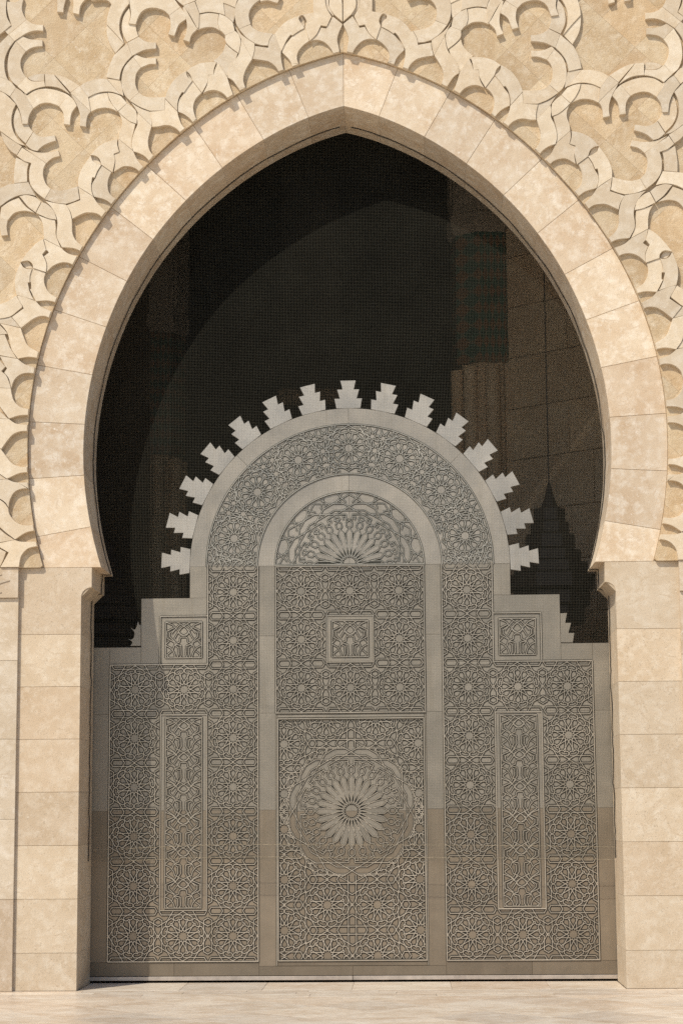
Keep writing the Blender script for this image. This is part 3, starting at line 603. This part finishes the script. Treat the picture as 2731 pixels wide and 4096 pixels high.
# merlons
def merlon_mesh():
    P = [(-.118, 0), (-.137, .098), (-.083, .098), (-.109, .190), (-.055, .190), (-.076, .280)]
    P = [(a, b) for a, b in P]+[(-a, b) for a, b in P[::-1]]
    return prism_mesh('merlon', P, YD+.002, YD+.055, .002, 0)
mm = merlon_mesh(); mm.materials.append(M['metal_top'])
for k in range(15):
    a = 90+(k-7)*12.55; o = bpy.data.objects.new('merlon', mm); COL.objects.link(o); o.parent = door
    ra = math.radians(a); o.location = (1.566*math.cos(ra), 0, RC+1.566*math.sin(ra)); o.rotation_euler.y = -(ra-math.pi/2)+random.uniform(-.014, .014)
P = [at2(1950+a/3.136, 1850+b/3.136, YD) for a, b in [(893, 1890), (993, 1885), (970, 2010), (1045, 2010), (1010, 2137), (1085, 2137), (1065, 2258), (893, 2258)]]
P = [(max(x, 2.041), max(z, 3.203)) for x, z in P]; plate('half_merlon', P, y=YD+.004)
P = smooth([(560, 2310, 1), (445, 2310, 1), (470, 2270), (415, 2230, 1), (470, 2240), (492, 2175), (450, 2115, 1), (500, 2135), (530, 2050, 1), (545, 2090), (560, 2080, 1)])
P = [at2(350+a/2.614, 1700+b/2.614, YD) for a, b in P]; P = [(min(x, -2.041), max(z, 3.203)) for x, z in P]
o = plate('half_merlon', P, y=YD+.004); o['label'] = 'leaf-edged half merlon'

# --- strapwork: a flat fillet, dark with painted groove shade, and a rounded bright ridge on it
def strap(name, segs, top=False, w=.0138, rw=.0050, h=.0090, y=0.0):
    v = []; f = []; mi = []
    for (x0, z0), (x1, z1) in segs:
        dx, dz = x1-x0, z1-z0; L = math.hypot(dx, dz)
        if L < .004: continue
        ux, uz = dx/L, dz/L; nx, nz = -uz, ux; e = .002
        x0, z0, x1, z1 = x0-ux*e, z0-uz*e, x1+ux*e, z1+uz*e
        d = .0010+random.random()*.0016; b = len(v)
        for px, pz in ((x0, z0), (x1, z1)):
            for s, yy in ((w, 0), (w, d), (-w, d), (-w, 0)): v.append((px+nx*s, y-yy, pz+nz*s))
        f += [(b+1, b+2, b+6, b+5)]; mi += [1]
        b = len(v); hh = h+random.random()*.0015
        for px, pz in ((x0, z0), (x1, z1)):
            for s, yy in ((rw, .001), (rw*.55, hh), (-rw*.55, hh), (-rw, .001)): v.append((px+nx*s, y-yy, pz+nz*s))
        f += [(b, b+1, b+5, b+4), (b+1, b+2, b+6, b+5), (b+2, b+3, b+7, b+6), (b, b+3, b+2, b+1), (b+4, b+5, b+6, b+7)]; mi += [0]*5
    me = bpy.data.meshes.new(name); me.from_pydata(v, [], f); me.update()
    me.materials.append(M['ridge_top' if top else 'ridge']); me.materials.append(M['groove_shade_top' if top else 'groove_shade']); me.polygons.foreach_set('material_index', mi)
    bm = bmesh.new(); bm.from_mesh(me); bmesh.ops.recalc_face_normals(bm, faces=[q for q in bm.faces if q.material_index == 0])
    for q in bm.faces:
        if q.material_index == 1 and q.normal.y > 0: q.normal_flip()
    bm.to_mesh(me); bm.free(); return me
def clip_poly(segs, poly):
    "keep what lies inside a convex CCW polygon"
    out = []
    for a, b in segs:
        t0, t1 = 0.0, 1.0; ok = True
        for i in range(len(poly)):
            p, q = poly[i], poly[(i+1) % len(poly)]
            nx, nz = -(q[1]-p[1]), q[0]-p[0]
            da = (a[0]-p[0])*nx+(a[1]-p[1])*nz; db = (b[0]-p[0])*nx+(b[1]-p[1])*nz
            if da < 0 and db < 0: ok = False; break
            if da < 0: t0 = max(t0, da/(da-db))
            elif db < 0: t1 = min(t1, da/(da-db))
        if ok and t1-t0 > 1e-4:
            f = lambda t: (a[0]+(b[0]-a[0])*t, a[1]+(b[1]-a[1])*t); out.append((f(t0), f(t1)))
    return out
def clip_out(segs, c, R):
    out = []
    for a, b in segs:
        dx, dz = b[0]-a[0], b[1]-a[1]; fx, fz = a[0]-c[0], a[1]-c[1]
        A = dx*dx+dz*dz; B = 2*(fx*dx+fz*dz); Cc = fx*fx+fz*fz-R*R; D = B*B-4*A*Cc
        f = lambda t: (a[0]+dx*t, a[1]+dz*t)
        if D <= 0: out.append((a, b)); continue
        t0, t1 = (-B-D**.5)/(2*A), (-B+D**.5)/(2*A)
        if t0 > 0: out.append((a, f(min(1, t0))))
        if t1 < 1: out.append((f(max(0, t1)), b))
    return out
def clip_in(segs, c, R):
    out = []
    for a, b in segs:
        dx, dz = b[0]-a[0], b[1]-a[1]; fx, fz = a[0]-c[0], a[1]-c[1]
        A = dx*dx+dz*dz; B = 2*(fx*dx+fz*dz); Cc = fx*fx+fz*fz-R*R; D = B*B-4*A*Cc
        if D <= 0: continue
        t0, t1 = max(0, (-B-D**.5)/(2*A)), min(1, (-B+D**.5)/(2*A))
        if t1 > t0: out.append(((a[0]+dx*t0, a[1]+dz*t0), (a[0]+dx*t1, a[1]+dz*t1)))
    return out
def rosette(R, reach=1.15, square=False):
    "twelve-pointed star with petals, bean cells and running outer lines, centred on 0"
    sg = []
    for k in range(12):
        a = math.radians(30*k); c, s = math.cos(a), math.sin(a)
        g = lambda u, v: (R*(u*c-v*s), R*(u*s+v*c))
        for m in (1, -1):
            sg += [(g(.135, .137*m), g(.665, .137*m)), (g(.665, .137*m), g(.675, .055*m)), (g(.675, .055*m), g(.85, -.055*m))]
            if square and k in (0, 6): sg += [(g(.85, .055*m), g(.85, .62*m)), (g(.85, .62*m), g(1.02, .72*m))]
            elif square and k in (3, 9): sg += [(g(.85, .055*m), g(.85, .88*m)), (g(.85, .88*m), g(1.02, .98*m))]
            else: sg += [(g(.85, .055*m), g(.85, reach*m))]
        a2 = math.radians(30*k+30); g2 = lambda u, v: (R*(u*math.cos(a2)-v*math.sin(a2)), R*(u*math.sin(a2)+v*math.cos(a2)))
        p, q = g(.665, .137), g2(.665, -.137); mx = (p[0]+q[0])/2*1.05, (p[1]+q[1])/2*1.05
        sg += [(p, mx), (mx, q)]
    return sg
CX, CZ = .4775, .4704
cell = rect(-CX/2, CX/2, -CZ/2, CZ/2)
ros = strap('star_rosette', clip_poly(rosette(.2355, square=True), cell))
def put(me, x, z, name='star_rosette', y=YD, rot=0.0):
    o = bpy.data.objects.new(name, me); COL.objects.link(o); o.parent = door; o.location = (x, y, z); o.rotation_euler.y = rot; return o
XC = (2.0945, 1.617, 1.1395); ZC = [.434+.4704*i for i in range(6)]
for s in (-1, 1):
    for i, x in enumerate(XC):
        for j, z in enumerate(ZC):
            if i == 1 and 0 < j < 5: continue
            put(ros, s*x, z)
    for z in (3.26, 3.733): put(ros, s*1.1395, z)
for x in (-CX, 0, CX):
    for z in (2.790, 3.262, 3.735):
        if x or abs(z-3.262) > .1: put(ros, x, z)
# arch band: seven rosettes in wedges
am, ri, ro_ = 25.4/2, .915, 1.395
wedge = [(0-math.sin(math.radians(t))*r, math.cos(math.radians(t))*r) for r, t in ((ri, am), (ri/math.cos(math.radians(am))*1.0, 0), (ri, -am))]
ri = .925
wedge = [(-math.sin(math.radians(am))*ri, math.cos(math.radians(am))*ri), (math.sin(math.radians(am))*ri, math.cos(math.radians(am))*ri)]+[(math.sin(math.radians(t))*ro_, math.cos(math.radians(t))*ro_) for t in (am, am*.6, am*.2, -am*.2, -am*.6, -am)]
rc0 = 1.165
ws = [((a[0], a[1]+rc0), (b[0], b[1]+rc0)) for a, b in rosette(.232, .50)]
def mini(cx, cz, R, n, ph=0.0):
    sg = []
    for k in range(n):
        a = 2*math.pi*k/n+ph; a2 = a+math.pi/n; a3 = a+2*math.pi/n
        P = lambda r, t: (cx+r*R*math.sin(t), cz+r*R*math.cos(t))
        sg += [(P(.42, a), P(1.0, a2)), (P(1.0, a2), P(.42, a3)), (P(1.0, a2), P(1.4, a2))]
    return sg
for sgn in (1, -1):      # small stars where two rosettes leave the band free
    for r0, t0, R0, n0 in ((1.30, am-2.4, .066, 7), (1.365, am-6.6, .036, 5), (1.165, am, .070, 8), (1.02, am-.9, .058, 7), (.950, am-5.0, .032, 5)):
        ws += mini(sgn*math.sin(math.radians(t0))*r0, math.cos(math.radians(t0))*r0, R0, n0, sgn*math.radians(t0))
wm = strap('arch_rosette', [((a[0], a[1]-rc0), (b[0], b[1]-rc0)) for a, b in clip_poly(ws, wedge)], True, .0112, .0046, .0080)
for k in range(7):
    t = math.radians((k-3)*25.4); put(wm, math.sin(t)*rc0, RC+math.cos(t)*rc0, 'arch_rosette', YD, t)
# filler wedges between the last rosettes and the springing
fill = []
for sgn in (-1, 1):
    for i in range(8):
        x = .925+i*.055; fill += [((sgn*x, RC+.002), (sgn*(x+.05), RC+.05+.012*i)), ((sgn*(x+.05), RC+.002), (sgn*x, RC+.04+.010*i))]
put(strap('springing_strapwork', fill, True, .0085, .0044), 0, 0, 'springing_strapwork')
def ring(r, a0=0, a1=180, n=72): 
    P = [(r*math.cos(math.radians(a0+(a1-a0)*i/n)), RC+r*math.sin(math.radians(a0+(a1-a0)*i/n))) for i in range(n+1)]
    return list(zip(P[:-1], P[1:]))
def loop(x0, x1, z0, z1): P = rect(x0, x1, z0, z1); return list(zip(P, P[1:]+P[:1]))
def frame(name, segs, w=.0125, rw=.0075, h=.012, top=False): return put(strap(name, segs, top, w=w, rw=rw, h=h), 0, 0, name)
for rr_ in (ring(1.402), ring(.905), ring(.728)+[((-.728, RC+.006), (.728, RC+.006))]): frame('arch_moulding', rr_, .0105, .006, .010, True)
frame('panel_moulding', loop(-.722, .722, 2.548, 3.976)); frame('panel_moulding', loop(-.705, .705, .200, 2.492))
for s in (-1, 1):
    q = [(.897, .197), (2.338, .197), (2.338, 3.028), (1.387, 3.028), (1.387, RC+.02)]
    frame('panel_moulding', [((s*a[0], a[1]), (s*b[0], b[1])) for a, b in zip(q[:-1], q[1:])]+[((s*.897, .197), (s*.897, RC))])
    q = [(1.387, 3.500), (1.852, 3.500), (1.852, 3.040)]
    frame('square_moulding', [((s*a[0], a[1]), (s*b[0], b[1])) for a, b in zip(q[:-1], q[1:])])
    frame('tall_moulding', loop(min(s*1.392, s*1.842), max(s*1.392, s*1.842), .675, 2.540))
    plate('tall_panel', rect(min(s*1.399, s*1.835), max(s*1.399, s*1.835), .682, 1.62), y=YD-.004); plate('tall_panel', rect(min(s*1.399, s*1.835), max(s*1.399, s*1.835), 1.62, 2.533), y=YD-.004)
frame('square_moulding', loop(-.228, .228, 3.036, 3.490)); plate('square_panel', rect(-.221, .221, 3.043, 3.483), y=YD-.004)
# central lower panel bevelled frame
for P in (rect(-.728, -.712, .15, 2.53), rect(.712, .728, .15, 2.53), rect(-.712, .712, .15, .190), rect(-.712, .712, 2.503, 2.53)): plate('frame_bevel', P, y=YD-.002, ch=.006)
# knot panels
KN = [[(40,775),(75,800),(85,880),(150,910),(200,960),(225,1035)], [(165,925),(55,958),(45,1150),(155,1360)], [(150,975),(112,1000),(107,1140),(170,1290)],
      [(370,950),(270,1005),(200,1100),(170,1210)], [(200,575),(350,650),(345,800),(200,880),(160,960)], [(190,620),(292,690),(288,770),(170,890)],
      [(-135,625),(-70,710),(0,750),(60,735),(110,680)], [(40,570),(120,680),(190,800)], [(260,1080),(345,1150),(330,1190),(200,1290),(140,1370)],
      [(370,460),(230,520),(150,610)], [(300,850),(375,925)], [(-110,630),(-20,560),(70,500),(150,450)], [(85,510),(170,600),(250,700)], [(0,780),(40,775)]]
def knots(x0, x1, z0, z1, n):
    sg = []; per = (z1-z0)/n; sx = (x1-x0)/2/375
    for i in range(n):
        zt = z1-i*per; sz = per/760
        for st in KN:
            for m in (1, -1):
                P = [((x0+x1)/2+m*a*sx, zt-(b-455)*sz) for a, b in st]; sg += list(zip(P[:-1], P[1:]))
    return clip_poly(sg, rect(x0, x1, z0, z1))+loop(x0, x1, z0, z1)
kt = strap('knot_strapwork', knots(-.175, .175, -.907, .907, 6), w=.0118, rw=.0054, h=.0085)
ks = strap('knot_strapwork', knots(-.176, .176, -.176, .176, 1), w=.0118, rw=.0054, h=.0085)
for s in (-1, 1): put(kt, s*1.617, 1.605, 'knot_strapwork', YD-.004); put(ks, s*1.622, 3.268, 'knot_strapwork')
put(ks, 0, 3.263, 'knot_strapwork', YD-.004)
# great star of the lower panel and the lunette
def great(n=24, sc=1.0):
    sg = []
    for k in range(n):
        a = 2*math.pi*k/n; c, s = math.cos(a), math.sin(a); g = lambda u, v: (sc*(u*c-v*s), sc*(u*s+v*c))
        for m in (1, -1):
            sg += [(g(.062, .0265*m), g(.312, .0265*m)), (g(.312, .0265*m), g(.354, 0)),
                   (g(.354, 0), g(.373, .028*m)), (g(.373, .028*m), g(.412, .028*m)), (g(.412, .028*m), g(.432, 0)),
                   (g(.432, 0), g(.458, .034*m))]
            if k % 2: sg += [(g(.446, .020*m), g(.474, .022*m)), (g(.474, .022*m), g(.474, 0))]
            else: sg += [(g(.432, .030*m), g(.488, .030*m)), (g(.470, .030*m), g(.470, .062*m)), (g(.470, .062*m), g(.435, .055*m))]
    return sg
def octa_straps():
    sg = []
    for k in range(12):
        a = 2*math.pi*k/12; c, s = math.cos(a), math.sin(a); g = lambda u, v: (u*c-v*s, u*s+v*c)
        for m in (1, -1): sg += [(g(.49, .030*m), g(.49, .40*m)), (g(.530, 0), g(.530, .142*m)), (g(.597, .05*m), g(.597, .34*m)), (g(.565, 0), g(.597, .05*m)), (g(.565, 0), g(.53, .055*m))]
    return sg
def rim_straps():
    sg = []
    for k in range(24):
        a = 2*math.pi*(k+.5)/24; c, s = math.cos(a), math.sin(a); g = lambda u, v: (u*c-v*s, u*s+v*c)
        for m in (1, -1): sg += [(g(.61, -.05*m), g(.72, .035*m)), (g(.72, .035*m), g(.72, .09*m))]
    return sg
bc = (0, 1.605)
gs = [((a[0]+bc[0], a[1]+bc[1]), (b[0]+bc[0], b[1]+bc[1])) for a, b in great()+octa_straps()]
inner = rect(-.695, .695, .212, 2.480); gs = clip_poly(clip_in(gs, bc, .70), inner)
hexs = []
HR = .2385
hexc = [(-HR, -HR), (.136, -HR), (.2737, 0), (.136, HR), (-HR, HR)]
hin = clip_poly(rosette(.236), hexc); hout = clip_poly(rosette(.236), [(HR, -HR), (HR, HR), (-.136, HR), (-.2737, 0), (-.136, -HR)])
for sx in (-1, 1):
    for px, pz in ((.2385, .72), (.2385, .243), (.648, .959), (.648, .482), (.648, .0), (.2385, 2.49), (.648, 2.251), (.648, 2.728), (.648, 1.436), (.648, 1.774), (.2385, 1.197), (.2385, 2.013)):
        hexs += [((sx*(a[0]+px), a[1]+pz), (sx*(b[0]+px), b[1]+pz)) for a, b in (hin if px < .3 else hout)]
hexs = clip_out(clip_poly(hexs, inner), bc, .612)
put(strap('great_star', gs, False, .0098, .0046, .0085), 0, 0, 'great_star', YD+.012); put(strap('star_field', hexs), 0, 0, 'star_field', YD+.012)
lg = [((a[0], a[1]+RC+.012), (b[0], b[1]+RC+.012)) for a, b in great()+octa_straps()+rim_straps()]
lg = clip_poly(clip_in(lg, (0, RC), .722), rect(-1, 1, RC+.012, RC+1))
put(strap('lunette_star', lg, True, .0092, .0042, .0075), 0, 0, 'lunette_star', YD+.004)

PET = [(.112, 0), (.175, -.0190), (.308, -.0215), (.343, 0), (.308, .0215), (.175, .0190)]
def petals(cx, cz, y, ks, mat, gm, half):
    r0, r1 = .058, .308; a0, a1 = (0, 180) if half else (0, 360); n = 48
    arc = lambda r, i: (cx+r*math.cos(math.radians(a0+(a1-a0)*i/n)), y-.0008, cz+r*math.sin(math.radians(a0+(a1-a0)*i/n)))
    me = bpy.data.meshes.new('petal_gap_shade'); me.from_pydata([arc(r, i) for i in range(n+1) for r in (r0, r1)], [], [(2*i, 2*i+1, 2*i+3, 2*i+2)[::-1] for i in range(n)]); me.update()
    link('petal_gap_shade', me, gm, door)  # dark sheet that paints the recess shade between the petals
    pm = prism_mesh('petal', PET, -.0045, 0, .002, 0); pm.materials.append(mat)
    for k in ks:
        o = bpy.data.objects.new('petal', pm); COL.objects.link(o); o.parent = door; o.location = (cx, y, cz); o.rotation_euler.y = -2*math.pi*k/24
petals(0, 1.605, YD+.012, range(24), M['metal'], M['groove_shade'], False)
petals(0, RC+.016, YD+.004, range(1, 12), M['metal_ring'], M['groove_shade_top'], True)

# ------------------------------------------------------------------ the netting
YN = .545
prof = [(-2.485, 1.15), (-2.485, 3.62)]+[(-2.39-.095*math.cos(a*math.pi/12), 3.61+.09*math.sin(a*math.pi/12)) for a in range(1, 6)]+[(-2.39, 3.70), (-2.39, 3.885), (-2.305, 3.885)]
ic = [(x*.9945, z-.008) for x, z in curve(CI, TI0+.004, TA, 60)]
prof = prof+ic; POLY = prof+mir(prof[::-1])
def spans(poly, axis, c):
    t = []
    for i in range(len(poly)):
        a, b = poly[i], poly[(i+1) % len(poly)]
        p, q = a[axis], b[axis]
        if (p <= c < q) or (q <= c < p): t.append(a[1-axis]+(b[1-axis]-a[1-axis])*(c-p)/(q-p))
    t.sort(); return [(t[i], t[i+1]) for i in range(0, len(t)-1, 2)]
def wob(x, z):
    k = mnoise.noise(Vector((x*.55, z*.55, 3.1))); j = mnoise.noise(Vector((x*.55, z*.55, 9.7)))
    return x+.030*k, YN+.035*j+.012*math.sin(x*2.2+z), z+.030*j
def threads(name, poly, step, w, dy=0.0):
    v = []; f = []
    for axis, lo, hi in ((0, -2.6, 2.6), (1, 1.0, 8.45)):
        c = lo
        while c < hi:
            for s0, s1 in spans(poly, axis, c):
                n = max(2, int((s1-s0)/.30)); b = len(v)
                for i in range(n+1):
                    u = s0+(s1-s0)*i/n
                    for e in (-w/2, w/2):
                        x, z = (c+e, u) if axis == 0 else (u, c+e)
                        X, Y, Z = wob(x, z) if True else (x, YN, z)
                        lim = 1.0
                        v.append((X, Y+dy+(.0006 if axis else 0), Z))
                for i in range(n): f.append((b+2*i, b+2*i+1, b+2*i+3, b+2*i+2))
            c += step
    me = bpy.data.meshes.new(name); me.from_pydata(v, [], f); me.update(); return me
net = tag(empty('bird_netting', (0, YN, 1.15)), 'fine brown bird netting stretched across the arch opening in front of the door', 'netting')
net.location = (0, 0, 0)
link('mesh_threads', threads('mesh_threads', POLY, .0152, .00085), M['net'], net)['kind'] = 'stuff'
link('hem_threads', threads('hem_threads', rect(-2.48, 2.48, 1.155, 1.29), .0152, .0009, -.004), M['net'], net)['kind'] = 'stuff'
for zz in (1.152, 1.268):
    pts = []
    for i in range(400):
        x = -2.48+4.96*i/399; X, Y, Z = wob(x, zz+.045*math.cos(math.pi*x/5)-.01); pts.append((X, Y-.006+.002*math.sin(i*2.4), Z+.0025*math.sin(i*1.7)))
    link('hem_seam', tube_mesh('hem_seam', pts, .0022, 5), M['hem'], net)
cord = [(-2.49, .02)]+[(x-.004, z) for x, z in prof]
cp = []
for i in range(len(cord)-1):
    a, b = cord[i], cord[i+1]; n = max(1, int(math.dist(a, b)/.05))
    for j in range(n): cp.append((a[0]+(b[0]-a[0])*j/n, a[1]+(b[1]-a[1])*j/n))
for s in (1, -1):
    pts = [(s*(x+.014*mnoise.noise(Vector((i*.23, s, 0)))+.006*mnoise.noise(Vector((i*.9, s, 4)))), YN-.004+.02*mnoise.noise(Vector((i*.11, 5, s))), z+.004*mnoise.noise(Vector((i*.3, 2, s)))) for i, (x, z) in enumerate(cp) if z > 1.1]
    link('edge_cord', tube_mesh('edge_cord', pts, .0055, 6), M['cord'], net)
